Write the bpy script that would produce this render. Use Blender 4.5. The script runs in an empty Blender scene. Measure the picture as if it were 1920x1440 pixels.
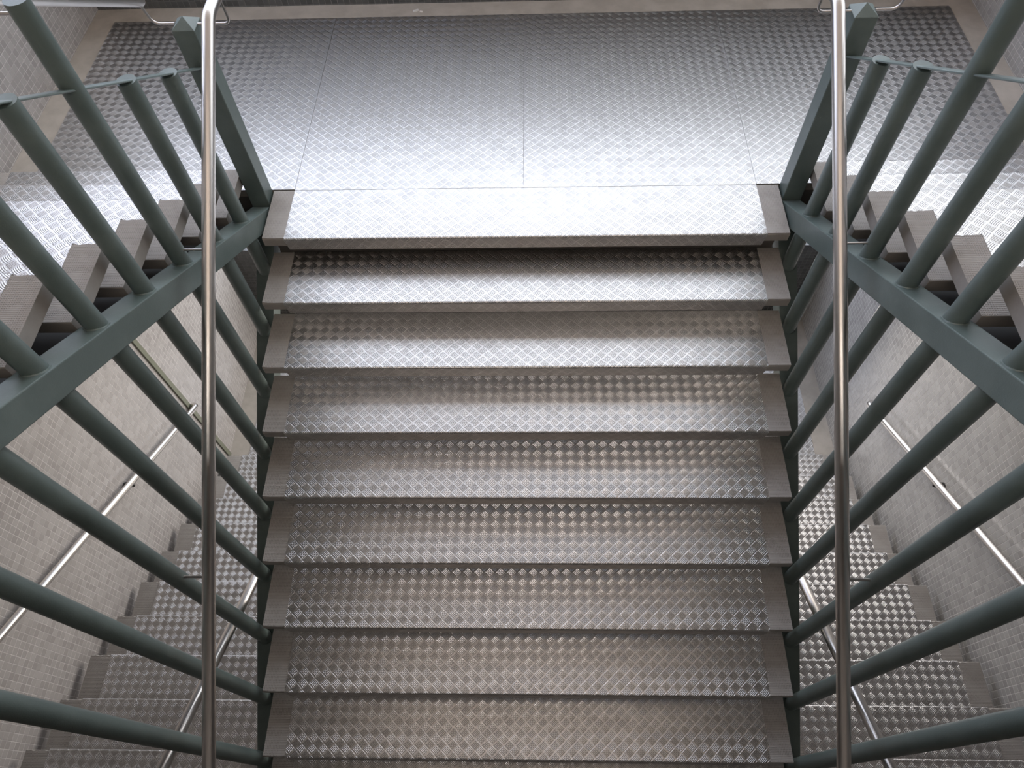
import bpy, bmesh, math, random
from mathutils import Vector, Matrix

C = bpy.context.scene.collection
SC = bpy.context.scene
random.seed(3)

# ------------------------------------------------------------------ camera
cam_d = bpy.data.cameras.new('camera')
cam = bpy.data.objects.new('camera', cam_d)
C.objects.link(cam)
PITCH, YAW, ROLL = math.radians(58.620), math.radians(-3.360), math.radians(-3.107)
fw = Vector((math.cos(PITCH) * math.sin(YAW), math.cos(PITCH) * math.cos(YAW), -math.sin(PITCH)))
rt = Vector((math.cos(YAW), -math.sin(YAW), 0))
up = rt.cross(fw)
rt2 = math.cos(ROLL) * rt + math.sin(ROLL) * up
up2 = -math.sin(ROLL) * rt + math.cos(ROLL) * up
m = Matrix((rt2, up2, -fw)).transposed().to_4x4()
m.translation = Vector((0.050, -2.477, 2.645))
cam.matrix_world = m
cam_d.sensor_fit = 'HORIZONTAL'
cam_d.sensor_width = 36.0
cam_d.lens = 1329.46 / 1920 * 36.0
cam_d.clip_start = 0.02
SC.camera = cam

# ------------------------------------------------------------------ sky, lights, exposure
SC.view_settings.view_transform = 'Standard'
SC.view_settings.look = 'None'
SC.view_settings.gamma = 1.0
SC.view_settings.use_curve_mapping = False
SC.view_settings.exposure = 0.0

SKY = 4.9
world = bpy.data.worlds.new('overcast_sky')
SC.world = world
world.use_nodes = True
wn, wl = world.node_tree.nodes, world.node_tree.links
wn.clear()
w_out = wn.new('ShaderNodeOutputWorld')
w_bg = wn.new('ShaderNodeBackground')
w_tc = wn.new('ShaderNodeTexCoord')
w_sep = wn.new('ShaderNodeSeparateXYZ')
w_ramp = wn.new('ShaderNodeValToRGB')
wl.new(w_tc.outputs['Generated'], w_sep.inputs[0])
wl.new(w_sep.outputs['Z'], w_ramp.inputs[0])
w_ramp.color_ramp.elements[0].position = 0.0
w_ramp.color_ramp.elements[0].color = (0.50, 0.50, 0.50, 1)
w_ramp.color_ramp.elements[1].position = 0.35
w_ramp.color_ramp.elements[1].color = (0.90, 0.95, 1.0, 1)
e = w_ramp.color_ramp.elements.new(0.06)
e.color = (0.80, 0.85, 0.92, 1)
# the cloud cover is bluer to the left of the stairwell than to its right
w_rx = wn.new('ShaderNodeValToRGB')
w_mx = wn.new('ShaderNodeMix')
w_mx.data_type, w_mx.blend_type = 'RGBA', 'MULTIPLY'
w_mx.inputs['Factor'].default_value = 1.0
w_half = wn.new('ShaderNodeMath')
w_half.operation = 'MULTIPLY_ADD'
w_half.inputs[1].default_value = w_half.inputs[2].default_value = 0.5
wl.new(w_sep.outputs['X'], w_half.inputs[0])
wl.new(w_half.outputs[0], w_rx.inputs[0])
w_rx.color_ramp.elements[0].position = 0.15
w_rx.color_ramp.elements[0].color = (0.46, 0.475, 0.57, 1)
w_rx.color_ramp.elements[1].position = 0.85
w_rx.color_ramp.elements[1].color = (0.49, 0.485, 0.48, 1)
e = w_rx.color_ramp.elements.new(0.5)
e.color = (0.97, 0.985, 1.06, 1)
wl.new(w_ramp.outputs['Color'], w_mx.inputs['A'])
wl.new(w_rx.outputs['Color'], w_mx.inputs['B'])
wl.new(w_mx.outputs['Result'], w_bg.inputs['Color'])
w_bg.inputs['Strength'].default_value = SKY
wl.new(w_bg.outputs[0], w_out.inputs[0])


def area(name, loc, target, sx, sy, power, color, portal=False):
    d = bpy.data.lights.new(name, 'AREA')
    d.shape = 'RECTANGLE'
    d.size, d.size_y = sx, sy
    d.energy = power
    d.color = color
    o = bpy.data.objects.new(name, d)
    C.objects.link(o)
    o.location = loc
    o.rotation_euler = (Vector(target) - Vector(loc)).to_track_quat('-Z', 'Y').to_euler()
    if portal:
        d.cycles.is_portal = True
    return o


area('overhead_fill', (0, -2.4, 4.65), (0, -2.4, 0), 5.0, 3.0, 36, (1.0, 0.84, 0.72))  # added fill light over the stairwell, brightens the central treads
area('front_wall_fill', (0, -4.9, 4.5), (0, -6.2, 2.6), 4.5, 0.4, 170, (1.0, 0.95, 0.90))  # added fill light, brightens the front wall mirrored in the handrails
area('lower_opening_daylight', (1.5, 2.03, -1.25), (-1.2, -1.0, -1.35), 2.4, 1.8, 125, (1.0, 0.91, 0.81))

# ------------------------------------------------------------------ materials


class NT:
    def __init__(self, name):
        self.m = bpy.data.materials.new(name)
        self.m.use_nodes = True
        self.t = self.m.node_tree
        self.t.nodes.clear()
        self.out = self.t.nodes.new('ShaderNodeOutputMaterial')
        self.b = self.t.nodes.new('ShaderNodeBsdfPrincipled')
        self.t.links.new(self.b.outputs[0], self.out.inputs[0])

    def n(self, typ, **kw):
        x = self.t.nodes.new(typ)
        for k, v in kw.items():
            setattr(x, k, v)
        return x

    def l(self, a, b):
        self.t.links.new(a, b)

    def val(self, x, sock):
        if hasattr(x, 'is_output'):
            self.l(x, sock)
        else:
            sock.default_value = x

    def M(self, op, a, b=0.0, c=0.0):
        x = self.n('ShaderNodeMath', operation=op)
        self.val(a, x.inputs[0])
        if op not in ('FLOOR', 'FRACT', 'ABSOLUTE', 'SINE', 'SQRT'):
            self.val(b, x.inputs[1])
        if op in ('MULTIPLY_ADD', 'SMOOTH_MIN'):
            self.val(c, x.inputs[2])
        return x.outputs[0]

    def sstep(self, x, lo, hi):
        r = self.n('ShaderNodeMapRange', interpolation_type='SMOOTHSTEP')
        self.val(x, r.inputs['Value'])
        self.val(lo, r.inputs['From Min'])
        self.val(hi, r.inputs['From Max'])
        return r.outputs['Result']

    def mixc(self, f, a, b, blend='MIX'):
        x = self.n('ShaderNodeMix', data_type='RGBA', blend_type=blend)
        self.val(f, x.inputs['Factor'])
        self.val(a, x.inputs['A'])
        self.val(b, x.inputs['B'])
        return x.outputs['Result']

    def mixf(self, f, a, b):
        x = self.n('ShaderNodeMix', data_type='FLOAT')
        self.val(f, x.inputs[0])
        self.val(a, x.inputs[2])
        self.val(b, x.inputs[3])
        return x.outputs[0]

    def noise(self, vec, scale, detail=3.0, rough=0.5):
        x = self.n('ShaderNodeTexNoise')
        x.inputs['Scale'].default_value = scale
        x.inputs['Detail'].default_value = detail
        x.inputs['Roughness'].default_value = rough
        if vec is not None:
            self.l(vec, x.inputs['Vector'])
        return x.outputs['Fac']

    def bump(self, h, dist, strength=1.0, normal=None):
        x = self.n('ShaderNodeBump')
        x.inputs['Distance'].default_value = dist
        x.inputs['Strength'].default_value = strength
        self.l(h, x.inputs['Height'])
        if normal is not None:
            self.l(normal, x.inputs['Normal'])
        return x.outputs[0]

    def set(self, **kw):
        for k, v in kw.items():
            self.val(v, self.b.inputs[k.replace('_', ' ')])


def planar(N, world_pos=False):
    """surface coordinates (a, b) in metres: (x, y) on level faces, (x, z) or (y, z) on upright ones"""
    geo = N.n('ShaderNodeNewGeometry')
    if world_pos:
        pos = geo.outputs['Position']
    else:
        pos = N.n('ShaderNodeTexCoord').outputs['Object']
    s = N.n('ShaderNodeSeparateXYZ')
    N.l(pos, s.inputs[0])
    g = N.n('ShaderNodeSeparateXYZ')
    N.l(geo.outputs['True Normal'], g.inputs[0])
    level = N.M('GREATER_THAN', N.M('ABSOLUTE', g.outputs['Z']), 0.7)
    sidex = N.M('GREATER_THAN', N.M('ABSOLUTE', g.outputs['X']), 0.7)
    a = N.mixf(sidex, s.outputs['X'], s.outputs['Y'])
    b = N.mixf(level, s.outputs['Z'], s.outputs['Y'])
    return pos, a, b, level


def checker_plate(name, color, rough, dx=0.057, dy=0.053):
    N = NT(name)
    pos, a, b, level = planar(N)
    rnd = N.n('ShaderNodeObjectInfo').outputs['Random']
    a = N.M('ADD', a, N.M('MULTIPLY', rnd, 0.31))
    b = N.M('ADD', b, N.M('MULTIPLY', rnd, 0.47))
    p = N.M('DIVIDE', a, dx)
    q = N.M('DIVIDE', b, dy)
    U = N.M('ADD', p, q)
    V = N.M('SUBTRACT', p, q)
    par = N.M('MODULO', N.M('ADD', N.M('ABSOLUTE', N.M('FLOOR', U)), N.M('ABSOLUTE', N.M('FLOOR', V))), 2.0)
    par = N.M('GREATER_THAN', par, 0.5)
    fu, fv = N.M('FRACT', U), N.M('FRACT', V)
    A = N.mixf(par, fu, fv)
    L = N.mixf(par, fv, fu)
    lc = N.M('SUBTRACT', L, 0.5)
    A = N.M('ADD', A, N.M('MULTIPLY_ADD', N.M('MULTIPLY', lc, lc), 0.30, -0.03))
    t = N.M('MULTIPLY', N.M('SUBTRACT', A, 0.07), 5.0 / 0.86)
    ins = N.M('MULTIPLY', N.M('GREATER_THAN', t, 0.0), N.M('LESS_THAN', t, 5.0))
    tri = N.M('SUBTRACT', 1.0, N.M('ABSOLUTE', N.M('MULTIPLY_ADD', N.M('FRACT', t), 2.0, -1.0)))
    bar = N.sstep(tri, 0.10, 0.68)
    ends = N.sstep(N.M('SUBTRACT', 0.5, N.M('ABSOLUTE', lc)), 0.025, 0.11)
    h = N.M('MULTIPLY', N.M('MULTIPLY', bar, ends), ins)
    nz = N.noise(pos, 14.0, 4.0)
    fine = N.noise(pos, 160.0, 2.0)
    wear = N.sstep(nz, 0.35, 0.7)
    col = N.mixc(wear, color, tuple(c * 0.86 for c in color[:3]) + (1,))
    # the grooves between the five bars of each group are coloured darker
    groove = N.M('MULTIPLY', N.M('MULTIPLY', N.M('SUBTRACT', 1.0, bar), ends), ins)
    col = N.mixc(N.M('MULTIPLY', groove, 0.6), col, tuple(c * 0.30 for c in color[:3]) + (1,))
    N.set(Base_Color=col, Metallic=1.0)
    N.l(N.M('ADD', N.M('MULTIPLY_ADD', nz, 0.10, rough - 0.05), N.M('MULTIPLY', h, -0.06)), N.b.inputs['Roughness'])
    n1 = N.bump(h, 0.0010)
    n2 = N.bump(fine, 0.0003, 0.25, n1)
    N.l(n2, N.b.inputs['Normal'])
    return N.m


def tile_wall(name, t1, t2, grout, size=0.0408):
    N = NT(name)
    pos, a, b, level = planar(N, True)
    p, q = N.M('DIVIDE', a, size), N.M('DIVIDE', b, size)
    cv = N.n('ShaderNodeCombineXYZ')
    N.l(N.M('FLOOR', p), cv.inputs[0])
    N.l(N.M('FLOOR', q), cv.inputs[1])
    wn_ = N.n('ShaderNodeTexWhiteNoise', noise_dimensions='2D')
    N.l(cv.outputs[0], wn_.inputs['Vector'])
    ep = N.M('SUBTRACT', 0.5, N.M('ABSOLUTE', N.M('SUBTRACT', N.M('FRACT', p), 0.5)))
    eq = N.M('SUBTRACT', 0.5, N.M('ABSOLUTE', N.M('SUBTRACT', N.M('FRACT', q), 0.5)))
    # some joints carry little grout
    fade = N.sstep(N.noise(pos, 9.0, 2.0), 0.30, 0.62)
    d = N.M('MINIMUM', ep, eq)
    g = N.M('SUBTRACT', 1.0, N.sstep(d, 0.025, 0.06))
    g2 = N.M('MULTIPLY', g, N.M('MULTIPLY_ADD', fade, 0.75, 0.25))
    tile = N.mixc(wn_.outputs['Value'], t1, t2)
    N.set(Base_Color=N.mixc(g2, tile, grout), Roughness=N.mixf(g, 0.20, 0.8))
    N.set(**{'Specular_IOR_Level': 0.6})
    tilt = N.M('MULTIPLY', wn_.outputs['Value'], N.M('SUBTRACT', N.M('FRACT', p), 0.5))
    h = N.M('ADD', N.M('MULTIPLY', g, -1.0), N.M('MULTIPLY', tilt, 0.3))
    N.l(N.bump(h, 0.0012), N.b.inputs['Normal'])
    return N.m


def concrete(name, c1, c2, ribs=0.0, rough=0.85):
    N = NT(name)
    pos, a, b, level = planar(N)
    n1 = N.noise(pos, 7.0, 5.0, 0.6)
    n2 = N.noise(pos, 90.0, 3.0)
    col = N.mixc(N.sstep(n1, 0.3, 0.72), c1, c2)
    h = N.M('MULTIPLY', n2, 0.35)
    if ribs:
        k = 2 * math.pi / ribs
        sa = N.M('SINE', N.M('MULTIPLY', a, k))
        sb = N.M('SINE', N.M('MULTIPLY', b, k))
        patch = N.sstep(N.noise(pos, 16.0, 1.0), 0.42, 0.55)
        r = N.M('MULTIPLY', N.M('MAXIMUM', N.M('MULTIPLY', sa, patch), sb), level)
        h = N.M('ADD', h, N.M('MULTIPLY', r, 0.5))
        rib_dark = N.M('MULTIPLY', N.sstep(r, 0.4, -0.8), 0.45)  # colour is darker in the valleys between the ribs
        dark = tuple(v * 0.45 for v in c1[:3]) + (1,)
        col = N.mixc(rib_dark, col, dark)
    N.set(Base_Color=col, Roughness=rough)
    N.l(N.bump(h, 0.0012), N.b.inputs['Normal'])
    return N.m


def paint(name, c1, c2, rough=0.42):
    N = NT(name)
    pos = N.n('ShaderNodeTexCoord').outputs['Object']
    n1 = N.noise(pos, 5.0, 4.0, 0.6)
    n2 = N.noise(pos, 220.0, 2.0)
    N.set(Base_Color=N.mixc(N.sstep(n1, 0.35, 0.7), c1, c2), Roughness=N.M('MULTIPLY_ADD', n1, 0.15, rough - 0.07))
    N.l(N.bump(n2, 0.0006, 0.6), N.b.inputs['Normal'])
    return N.m


def steel(name, color, rough):
    N = NT(name)
    pos = N.n('ShaderNodeTexCoord').outputs['Object']
    n1 = N.noise(pos, 6.0, 4.0)
    N.set(Base_Color=color, Metallic=1.0, Roughness=N.M('MULTIPLY_ADD', n1, 0.12, rough - 0.06))
    return N.m


def plain(name, color, rough=0.8):
    N = NT(name)
    pos = N.n('ShaderNodeTexCoord').outputs['Object']
    n1 = N.noise(pos, 4.0, 4.0)
    N.set(Base_Color=N.mixc(n1, color, tuple(c * 0.8 for c in color[:3]) + (1,)), Roughness=rough)
    return N.m


M_PLATE = checker_plate('aluminium_checker_plate', (0.64, 0.625, 0.615, 1), 0.37)
M_TILE_L = tile_wall('mosaic_tiles_left', (0.50, 0.475, 0.465, 1), (0.40, 0.375, 0.365, 1), (0.72, 0.69, 0.675, 1))
M_TILE_R = tile_wall('mosaic_tiles_right', (0.46, 0.45, 0.43, 1), (0.36, 0.35, 0.335, 1), (0.66, 0.645, 0.62, 1))
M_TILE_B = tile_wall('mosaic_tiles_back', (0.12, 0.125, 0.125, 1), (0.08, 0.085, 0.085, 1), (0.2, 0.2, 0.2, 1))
M_RIB = concrete('ribbed_concrete', (0.33, 0.305, 0.28, 1), (0.40, 0.375, 0.35, 1), ribs=0.0075)
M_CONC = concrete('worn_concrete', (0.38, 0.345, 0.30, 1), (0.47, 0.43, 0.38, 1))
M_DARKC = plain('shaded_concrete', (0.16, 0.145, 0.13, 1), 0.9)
M_CEIL = plain('ceiling_paint', (0.66, 0.57, 0.49, 1), 0.9)
M_GREEN = paint('grey_green_paint', (0.105, 0.138, 0.130, 1), (0.138, 0.175, 0.165, 1), 0.38)
M_STAIN = steel('stainless_steel', (0.66, 0.63, 0.60, 1), 0.31)
M_ROD = steel('stainless_rod', (0.55, 0.52, 0.50, 1), 0.30)
M_OLIVE = plain('olive_metal_strip', (0.24, 0.25, 0.19, 1), 0.5)
M_BLACK = plain('blackened_steel', (0.03, 0.028, 0.026, 1), 0.6)

# ------------------------------------------------------------------ mesh helpers


def obj(name, bm, mat, parent=None, loc=None, smooth=False):
    me = bpy.data.meshes.new(name)
    bmesh.ops.recalc_face_normals(bm, faces=bm.faces[:])
    bm.to_mesh(me)
    bm.free()
    me.materials.append(mat)
    if smooth:
        for p in me.polygons:
            p.use_smooth = True
        me.set_sharp_from_angle(angle=math.radians(40))
    o = bpy.data.objects.new(name, me)
    C.objects.link(o)
    if parent is not None:
        o.parent = parent
    if loc is not None:
        o.location = loc
    return o


def add_box(bm, x0, x1, y0, y1, z0, z1, bev=0.0, seg=1):
    v = [bm.verts.new((x, y, z)) for x in (x0, x1) for y in (y0, y1) for z in (z0, z1)]
    f = [(0, 1, 3, 2), (4, 6, 7, 5), (0, 4, 5, 1), (2, 3, 7, 6), (0, 2, 6, 4), (1, 5, 7, 3)]
    fs = [bm.faces.new([v[i] for i in q]) for q in f]
    if bev:
        es = list({e_ for q in fs for e_ in q.edges})
        bmesh.ops.bevel(bm, geom=es, offset=bev, segments=seg, profile=0.5, affect='EDGES')


def box(*a, **k):
    bm = bmesh.new()
    add_box(bm, *a, **k)
    return bm


def add_prism(bm, pts, x0, x1, bev=0.0):
    """outline in the (y, z) plane swept from x0 to x1"""
    A = [bm.verts.new((x0, y, z)) for y, z in pts]
    B = [bm.verts.new((x1, y, z)) for y, z in pts]
    n = len(pts)
    fs = [bm.faces.new(A), bm.faces.new(B[::-1])]
    for i in range(n):
        j = (i + 1) % n
        fs.append(bm.faces.new((A[i], A[j], B[j], B[i])))
    if bev:
        es = list({e_ for q in fs for e_ in q.edges})
        bmesh.ops.bevel(bm, geom=es, offset=bev, segments=2, profile=0.5, affect='EDGES')


def prism(*a, **k):
    bm = bmesh.new()
    add_prism(bm, *a, **k)
    return bm


def round_path(pts, rad, n=6):
    """polyline with its corners rounded"""
    P = [Vector(p) for p in pts]
    out = [P[0]]
    for i in range(1, len(P) - 1):
        a, b, c = P[i - 1], P[i], P[i + 1]
        r = min(rad, (a - b).length * 0.48, (c - b).length * 0.48)
        s, t = b + (a - b).normalized() * r, b + (c - b).normalized() * r
        for k in range(n + 1):
            u = k / n
            out.append(s * (1 - u) ** 2 + b * 2 * u * (1 - u) + t * u * u)
    out.append(P[-1])
    return out


def add_tube(bm, path, r, seg=20, caps=True, dome=False):
    P = [Vector(p) for p in path]
    rad = [r] * len(P)
    if dome:
        d0, d1 = (P[1] - P[0]).normalized(), (P[-1] - P[-2]).normalized()
        pre = [(P[0] - d0 * r * 0.35, r * 0.55), (P[0] - d0 * r * 0.2, r * 0.85)]
        post = [(P[-1] + d1 * r * 0.2, r * 0.85), (P[-1] + d1 * r * 0.35, r * 0.55)]
        P = [p for p, _ in pre] + P + [p for p, _ in post]
        rad = [q for _, q in pre] + rad + [q for _, q in post]
    rings = []
    T = (P[1] - P[0]).normalized()
    ref = Vector((1, 0, 0)) if abs(T.x) < 0.8 else Vector((0, 0, 1))
    N_ = (ref - T * ref.dot(T)).normalized()
    for i, p in enumerate(P):
        t = (P[min(i + 1, len(P) - 1)] - P[max(i - 1, 0)]).normalized()
        N_ = (N_ - t * N_.dot(t)).normalized()
        Bn = t.cross(N_)
        rings.append([bm.verts.new(p + (N_ * math.cos(2 * math.pi * k / seg) + Bn * math.sin(2 * math.pi * k / seg)) * rad[i])
                      for k in range(seg)])
    for A, B in zip(rings, rings[1:]):
        for k in range(seg):
            bm.faces.new((A[k], A[(k + 1) % seg], B[(k + 1) % seg], B[k]))
    if caps:
        bm.faces.new(rings[0][::-1])
        bm.faces.new(rings[-1])


def tube(path, r, **k):
    bm = bmesh.new()
    add_tube(bm, path, r, **k)
    return bm


def tag(o, label, cat, group=None):
    o['label'] = label
    o['category'] = cat
    if group:
        o['group'] = group
    return o


def thing(name, label, cat, loc=(0, 0, 0), group=None):
    o = bpy.data.objects.new(name, None)
    o.empty_display_size = 0.1
    C.objects.link(o)
    o.location = loc
    return tag(o, label, cat, group)


def struct(name, bm, mat):
    o = obj(name, bm, mat)
    o['kind'] = 'structure'
    return o


def dup(root, loc, label, group):
    r = root.copy()
    C.objects.link(r)
    r.location = loc
    r['label'] = label
    r['group'] = group
    for ch in list(root.children):
        c = ch.copy()
        C.objects.link(c)
        c.parent = r
    return r


# ------------------------------------------------------------------ measures
G, R = 0.28, 0.168            # going and rise of one step
SL = R / G                    # slope 0.6
STOREY = 20 * R               # 3.36
XW = 2.83                     # tiled side walls
YB = 2.06                     # tiled wall behind the landings
Y1 = 0.322                    # nosing of the first step of the side flights
DEPTH = 0.342

# ------------------------------------------------------------------ setting
ZT, ZG, YR = 4.7, -3.95, -6.2
def side_wall(x0, x1):
    bm = bmesh.new()
    add_box(bm, x0, x1, YR, YB + 0.25, ZG, 1.2)
    add_box(bm, x0, x1, YR, 0.1, 1.2, ZT)          # unseen side openings, added to let more sky light onto the landing
    return bm


struct('wall_left', side_wall(-XW - 0.2, -XW), M_TILE_L)
struct('wall_right', side_wall(XW, XW + 0.2), M_TILE_R)
bm = bmesh.new()
add_box(bm, -XW, XW, YB, YB + 0.22, -0.32, 1.2)             # parapet behind the upper landing
add_box(bm, -XW, XW, YB, YB + 0.22, ZG, -2.36)              # parapet behind the lower landing
struct('wall_back', bm, M_TILE_B)
struct('wall_front', box(-XW, XW, YR - 0.2, YR, ZG, ZT), M_CEIL)
struct('ceiling', box(-XW - 0.9, XW + 0.9, YR, YB + 0.6, ZT, ZT + 0.2), M_CEIL)
# landing slabs (their concrete shows as a strip around the plates) and the storey floors
for i, z in enumerate((0.0, -STOREY)):
    bm = box(-XW, XW, 0.352, YB, z - 0.30, z - 0.05)
    add_box(bm, -1.30, 1.30, 0.085, 0.36, z - 0.30, z - 0.064)   # added block that stops light showing under the top nosing
    struct('floor' if i == 0 else 'floor.001', bm, M_DARKC)  # slab body is coloured dark so its front looks shaded
    struct('floor.005', box(-XW, XW, 0.353, YB, z - 0.05, z - 0.006), M_CONC)      # screed
for z in (10 * R, -10 * R):
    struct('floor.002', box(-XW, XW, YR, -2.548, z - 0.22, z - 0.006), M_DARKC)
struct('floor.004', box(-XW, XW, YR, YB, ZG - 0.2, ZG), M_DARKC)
# upright joint strip on the left wall of the lower storey
struct('trim_1', box(-XW, -XW + 0.014, 0.385, 0.425, -STOREY, -0.32), M_OLIVE)

# ------------------------------------------------------------------ landing plates


def floor_plate(x0, x1, y0, y1, z, label, group):
    cx, cy = (x0 + x1) / 2, (y0 + y1) / 2
    o = obj('floor_plate', box(x0 - cx, x1 - cx, y0 - cy, y1 - cy, -0.006, 0.0, bev=0.0006), M_PLATE, loc=(cx, cy, z))
    return tag(o, label, 'floor plate', group)


GP = 'checker plates on the upper landing'
floor_plate(-2.672, -1.2138, 0.349, 1.905, 0, 'large left checker plate of the upper landing beside the left tiled wall', GP)
floor_plate(-1.2128, -0.0005, 0.3425, 1.905, 0, 'centre-left checker plate of the upper landing behind the top step', GP)
floor_plate(0.0005, 1.2128, 0.3425, 1.905, 0, 'centre-right checker plate of the upper landing behind the top step', GP)
floor_plate(1.2138, 2.672, 0.349, 1.905, 0, 'large right checker plate of the upper landing beside the right tiled wall', GP)
GL = 'checker plates on the lower landing'
floor_plate(-2.645, -1.2145, 0.353, 1.905, -STOREY, 'bluish checker plate far below at the foot of the lower left flight', GL)
floor_plate(1.2145, 2.645, 0.353, 1.905, -STOREY, 'pale checker plate far below at the foot of the lower right flight', GL)

# little pale scraps of litter on the concrete strip behind the plates
M_SCRAP = plain('pale_paper', (0.75, 0.73, 0.70, 1), 0.8)
for x, y, a, w, lab in ((-0.703, 1.975, 0.3, 0.022, 'small pale scrap on the concrete strip behind the landing plates, larger of two'),
                        (-0.668, 1.962, -0.5, 0.012, 'tiny pale scrap on the concrete strip behind the landing plates, smaller of two')):
    bm = bmesh.new()
    pts = [(-w, -0.3 * w), (-0.2 * w, -0.6 * w), (w, -0.2 * w), (0.8 * w, 0.4 * w), (-0.1 * w, 0.55 * w), (-0.9 * w, 0.2 * w)]
    lo = [bm.verts.new((px, py, 0)) for px, py in pts]
    hi = [bm.verts.new((px * 0.9, py * 0.9, 0.002 + 0.004 * (i % 2))) for i, (px, py) in enumerate(pts)]
    bm.faces.new(lo[::-1])
    bm.faces.new(hi)
    for i in range(6):
        bm.faces.new((lo[i], lo[(i + 1) % 6], hi[(i + 1) % 6], hi[i]))
    o = tag(obj('paper_scrap', bm, M_SCRAP, loc=(x, y, -0.006)), lab, 'litter', 'pale scraps behind the landing plates')
    o.rotation_euler = (0, 0, a)

# ------------------------------------------------------------------ treads


def chipped_slab(x0, x1, d, t, seed):
    """concrete tread: nosing at y = 0, back at y = d, with a slightly chipped top front edge"""
    rnd = random.Random(seed)
    bm = bmesh.new()
    xs = []
    n = 90
    for i in range(n + 1):
        xs.append(x0 + (x1 - x0) * i / n)
    prof = lambda ch, cz: [(0.003, -t + 0.004), (0.0, -0.012), (ch * 0.4, -0.005 - cz), (ch, -0.001), (d - 0.003, -0.001), (d, -0.005),
                           (d, -t + 0.004), (d - 0.004, -t), (0.008, -t)]
    rows = []
    for x in xs:
        ch = 0.003 + max(0, rnd.gauss(0.0, 0.0028))
        cz = abs(rnd.gauss(0, 0.0025))
        rows.append([bm.verts.new((x, y, z)) for y, z in prof(ch, cz)])
    k = len(rows[0])
    for A, B in zip(rows, rows[1:]):
        for j in range(k):
            bm.faces.new((A[j], A[(j + 1) % k], B[(j + 1) % k], B[j]))
    bm.faces.new(rows[0][::-1])
    bm.faces.new(rows[-1])
    return bm


def cover_profile(d):
    """bent metal cover: level top with a rounded nosing and a front flange"""
    out = [(d, 0.0), (0.004, 0.0)]
    for k in range(1, 5):
        a = math.pi / 2 * k / 4
        out.append((0.004 - 0.010 * math.sin(a), -0.010 + 0.010 * math.cos(a)))
    out += [(-0.006, -0.076), (-0.002, -0.076), (-0.002, -0.012), (0.003, -0.004), (d, -0.004)]
    return out


def make_tread(name, label, group, xs0, xs1, xp0, xp1, seed):
    t = thing(name, label, 'stair tread', group=group)
    obj('concrete_slab', chipped_slab(xs0, xs1, DEPTH, 0.060, seed), M_RIB, t)
    bm = prism(cover_profile(DEPTH - 0.002), xp0, xp1)
    # the flange's lower corners are cut back
    for v in bm.verts:
        if v.co.z < -0.07:
            v.co.x += 0.012 if v.co.x < (xp0 + xp1) / 2 else -0.012
    obj('cover_plate', bm, M_PLATE, t)
    ang = bmesh.new()
    add_box(ang, xs0 + 0.012, xs1 - 0.012, 0.225, 0.275, -0.0665, -0.0605)
    add_box(ang, xs0 + 0.012, xs1 - 0.012, 0.225, 0.231, -0.115, -0.0665)
    obj('support_angle', ang, M_BLACK, t)
    return t


ORD = ['', 'first', 'second', 'third', 'fourth', 'fifth', 'sixth', 'seventh', 'eighth', 'ninth', 'tenth']
gC = 'treads of the central flight'
c_tread = make_tread('stair_tread', 'bright checker-plated edge tread of the upper landing, topping the central flight', gC,
                     -1.323, 1.323, -1.211, 1.211, 1)
for k in range(1, 10):
    where = {1: 'with a bright front half', 8: 'lowest whole one in the photo'}.get(k, 'checker plate between concrete ends')
    if k == 9:
        where = 'cut by the photo edge'
    dup(c_tread, (0, -k * G, -k * R), '%s tread down the central flight from the landing, %s' % (ORD[k], where), gC)


def side_tread(sx, seed, label, group):
    """side flights climb towards the camera: the nosing faces +y, so the tread is turned half round"""
    if sx > 0:
        t = make_tread('stair_tread', label, group, -2.765, -1.437, -2.635, -1.549, seed)
    else:
        t = make_tread('stair_tread', label, group, 1.437, 2.765, 1.549, 2.635, seed)
    t.rotation_euler = (0, 0, math.pi)
    return t


for sx, side in ((-1, 'left'), (1, 'right')):
    gu = 'treads of the upper %s flight' % side
    gl = 'treads of the lower %s flight' % side
    first = None
    for n in range(1, 9):
        lab = '%s tread up the upper %s flight, counted from the landing' % (ORD[n], side)
        loc = (0, Y1 - (n - 1) * G, n * R)
        if first is None:
            first = side_tread(sx, 11, lab, gu)
            first.location = loc
        else:
            dup(first, loc, lab, gu)
    for n in range(1, 11):
        lab = '%s tread up the lower %s flight, counted from the lower landing' % (ORD[n], side)
        if n == 10:
            lab = 'topmost tread of the lower %s flight, in the bottom %s corner of the photo' % (side, side)
        dup(first, (0, Y1 - (n - 1) * G, n * R - STOREY), lab, gl)

# ------------------------------------------------------------------ stringers and railings
XI, XO, XM = 1.335, 1.430, 1.3825


def slope_bar(x0, x1, ztop, zbot, ya, yb, s):
    return prism([(ya, ztop + s * ya), (yb, ztop + s * yb), (yb, zbot + s * yb), (ya, zbot + s * ya)], x0, x1, bev=0.004)


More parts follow.
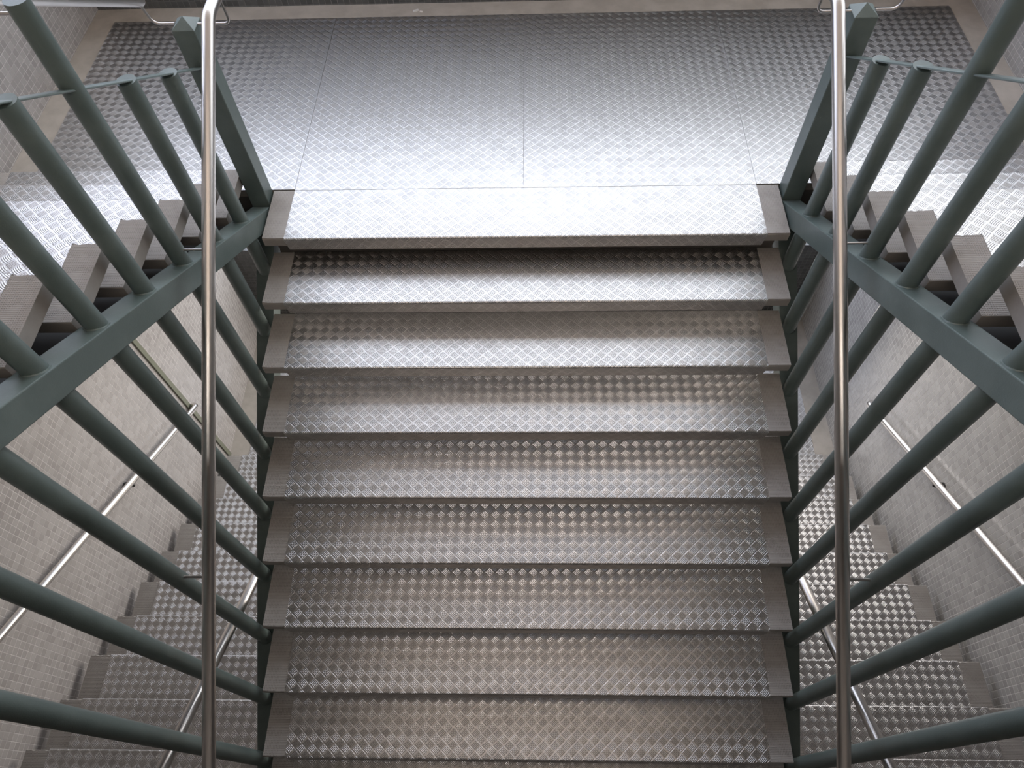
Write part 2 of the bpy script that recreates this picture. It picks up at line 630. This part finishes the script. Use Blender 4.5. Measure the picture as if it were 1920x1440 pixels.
for sx, side in ((-1, 'left'), (1, 'right')):
    xi, xo = sorted((sx * XI, sx * XO))
    rl = thing('stair_railing', 'grey-green tubular steel railing between the central flight and the upper %s flight' % side, 'railing',
               (sx * XM, 0.302, 0), 'grey-green stair railings')
    inv = Matrix.Translation(-Vector(rl.location))

    def part(name, bm, mat, parent=rl, smooth=False, inv=inv):
        bm.transform(inv)
        return obj(name, bm, mat, parent, smooth=smooth)

    post = part('newel_post', box(xi, xo, 0.254, 0.350, -0.30, 0.953, bev=0.003), M_GREEN)
    cap = bmesh.new()
    q = [cap.verts.new(v) for v in ((xi, 0.254, 0.953), (xo, 0.254, 0.953), (xo, 0.350, 0.953), (xi, 0.350, 0.953))]
    ap = cap.verts.new((sx * XM, 0.302, 0.988))
    cap.faces.new(q[::-1])
    for i in range(4):
        cap.faces.new((q[i], q[(i + 1) % 4], ap))
    part('post_cap', cap, M_GREEN, post)
    part('stringer', slope_bar(xi, xo, -0.236, -0.353, 0.300, -2.62, SL), M_GREEN)
    part('bottom_rail', slope_bar(xi, xo, 0.125, 0.008, 0.252, -2.60, -SL), M_GREEN)
    part('flat_rail', slope_bar(sx * XM - 0.025, sx * XM + 0.025, 0.941, 0.932, 0.256, -2.60, -SL), M_GREEN)
    for n in range(0, 9):
        y = -G * n
        ztop = 0.938 - SL * y
        if n in (2, 5, 8):
            ztop = 1.235 - SL * y - 0.01
        b_ = bmesh.new()
        add_tube(b_, [(sx * XM, y, -0.236 + SL * y - 0.01), (sx * XM, y, ztop)], 0.035, seg=28)
        # small weld beads where the tube meets the rails
        for zz, s in ((0.125 - SL * y, -SL), (0.008 - SL * y, -SL)):
            ring = [Vector((sx * XM + 0.0365 * math.cos(a), y + 0.0365 * math.sin(a), zz + s * 0.0365 * math.sin(a)))
                    for a in [2 * math.pi * i / 24 for i in range(25)]]
            add_tube(b_, ring, 0.004, seg=6, caps=False)
        part('baluster', b_, M_GREEN, smooth=True)

# ------------------------------------------------------------------ handrails
HR = 0.025
for sx, side in ((-1, 'left'), (1, 'right')):
    x = sx * 1.21
    t = thing('handrail', 'long stainless handrail running straight down the %s side of the central flight' % side, 'handrail',
              (x, 0.17, 1.07), 'handrails of the central flight')
    inv = Matrix.Translation(-Vector(t.location))
    path = round_path([(x, 0.62, 1.068), (x, 0.170, 1.068), (x, -2.60, 0.969 - SL * 2.60)], 0.03)
    bm = tube(path, HR, seg=32, dome=True)
    bm.transform(inv)
    obj('rail', bm, M_STAIN, t, smooth=True)
    rods = [(0.302, 0.953, XI - 0.004, 1.048)] + [(-G * n, 0.875 - SL * G * n, XM - 0.034, 0.945 - SL * G * n) for n in (2, 6)]
    for y, z, xa, zt in rods:
        dx_ = 0.016 if y > 0 else -0.006                # only the topmost rod curls round under the rail
        p = round_path([(sx * xa, y, z), (x - sx * dx_, y, z), (x - sx * dx_ * 0.6, y, zt)], 0.03)
        bm = tube(p, 0.0055, seg=12)
        bm.transform(inv)
        obj('bracket', bm, M_ROD, t, smooth=True)

    # dark carriage plate under the inner ends of the upper side flight's treads
    xa, xb = sorted((sx * 1.452, sx * 1.90))
    st = obj('stair_stringer', slope_bar(xa, xb, 0.361 - 0.335, 0.361 - 0.40, 0.34, -2.50, -SL), M_BLACK)
    tag(st, 'black steel carriage beam glimpsed under the upper %s flight treads' % side, 'stringer', 'carriage beams of the upper flights')

    # handrails on the outer side of the railing, one storey apart
    x = sx * 1.53
    for z0, where, gname in ((0.0, 'upper', 'inner handrails of the upper side flights'),
                             (-STOREY, 'lower', 'inner handrails of the lower side flights')):
        lab = ('stainless handrail end at the top %s corner beside the newel post' % side) if z0 == 0 else \
            ('slanting stainless handrail along the inner side of the lower %s flight' % side)
        t = thing('handrail', lab, 'handrail', (x, 0.30, z0 + 1.05), gname)
        inv = Matrix.Translation(-Vector(t.location))
        bm = tube([(x, 0.305, z0 + 1.238 - SL * 0.305), (x, -2.60, z0 + 1.238 + SL * 2.60)], HR, seg=32, dome=True)
        bm.transform(inv)
        obj('rail', bm, M_STAIN, t, smooth=True)
        if z0 == 0:
            for y, z, xa in ((0.302, 0.957, XO - 0.004), (-0.56, 1.520, XM + 0.034)):
                zt = 1.238 - SL * y - 0.018
                p = round_path([(sx * xa, y, z), (x - sx * 0.018, y, z), (x + sx * 0.004, y, zt)], 0.03)
                bm = tube(p, 0.0055, seg=12)
                bm.transform(inv)
                obj('bracket', bm, M_ROD, t, smooth=True)

    # wall handrails of the lower flights
    x = sx * 2.757
    f = lambda y: -2.172 - SL * y
    t = thing('handrail', 'stainless handrail slanting along the %s tiled wall of the lower flight' % side, 'handrail',
              (x, 0.36, f(0.36)), 'wall handrails of the lower flights')
    inv = Matrix.Translation(-Vector(t.location))
    path = round_path([(x, -2.60, f(-2.60)), (x, 0.40, f(0.40)), (sx * 2.80, 0.425, f(0.40) - 0.02), (sx * XW, 0.36, f(0.40) - 0.07)], 0.035)
    bm = tube(path, 0.022, seg=24)
    bm.transform(inv)
    obj('rail', bm, M_STAIN, t, smooth=True)
    for y in (-0.53, -2.05):
        b_ = tube(round_path([(x, y, f(y) - 0.02), (x, y, f(y) - 0.06), (sx * (XW - 0.004), y, f(y) - 0.06)], 0.03), 0.007, seg=12)
        add_tube(b_, [(sx * (XW - 0.006), y, f(y) - 0.06), (sx * XW, y, f(y) - 0.06)], 0.028, seg=20)
        b_.transform(inv)
        obj('bracket', b_, M_BLACK, t, smooth=True)
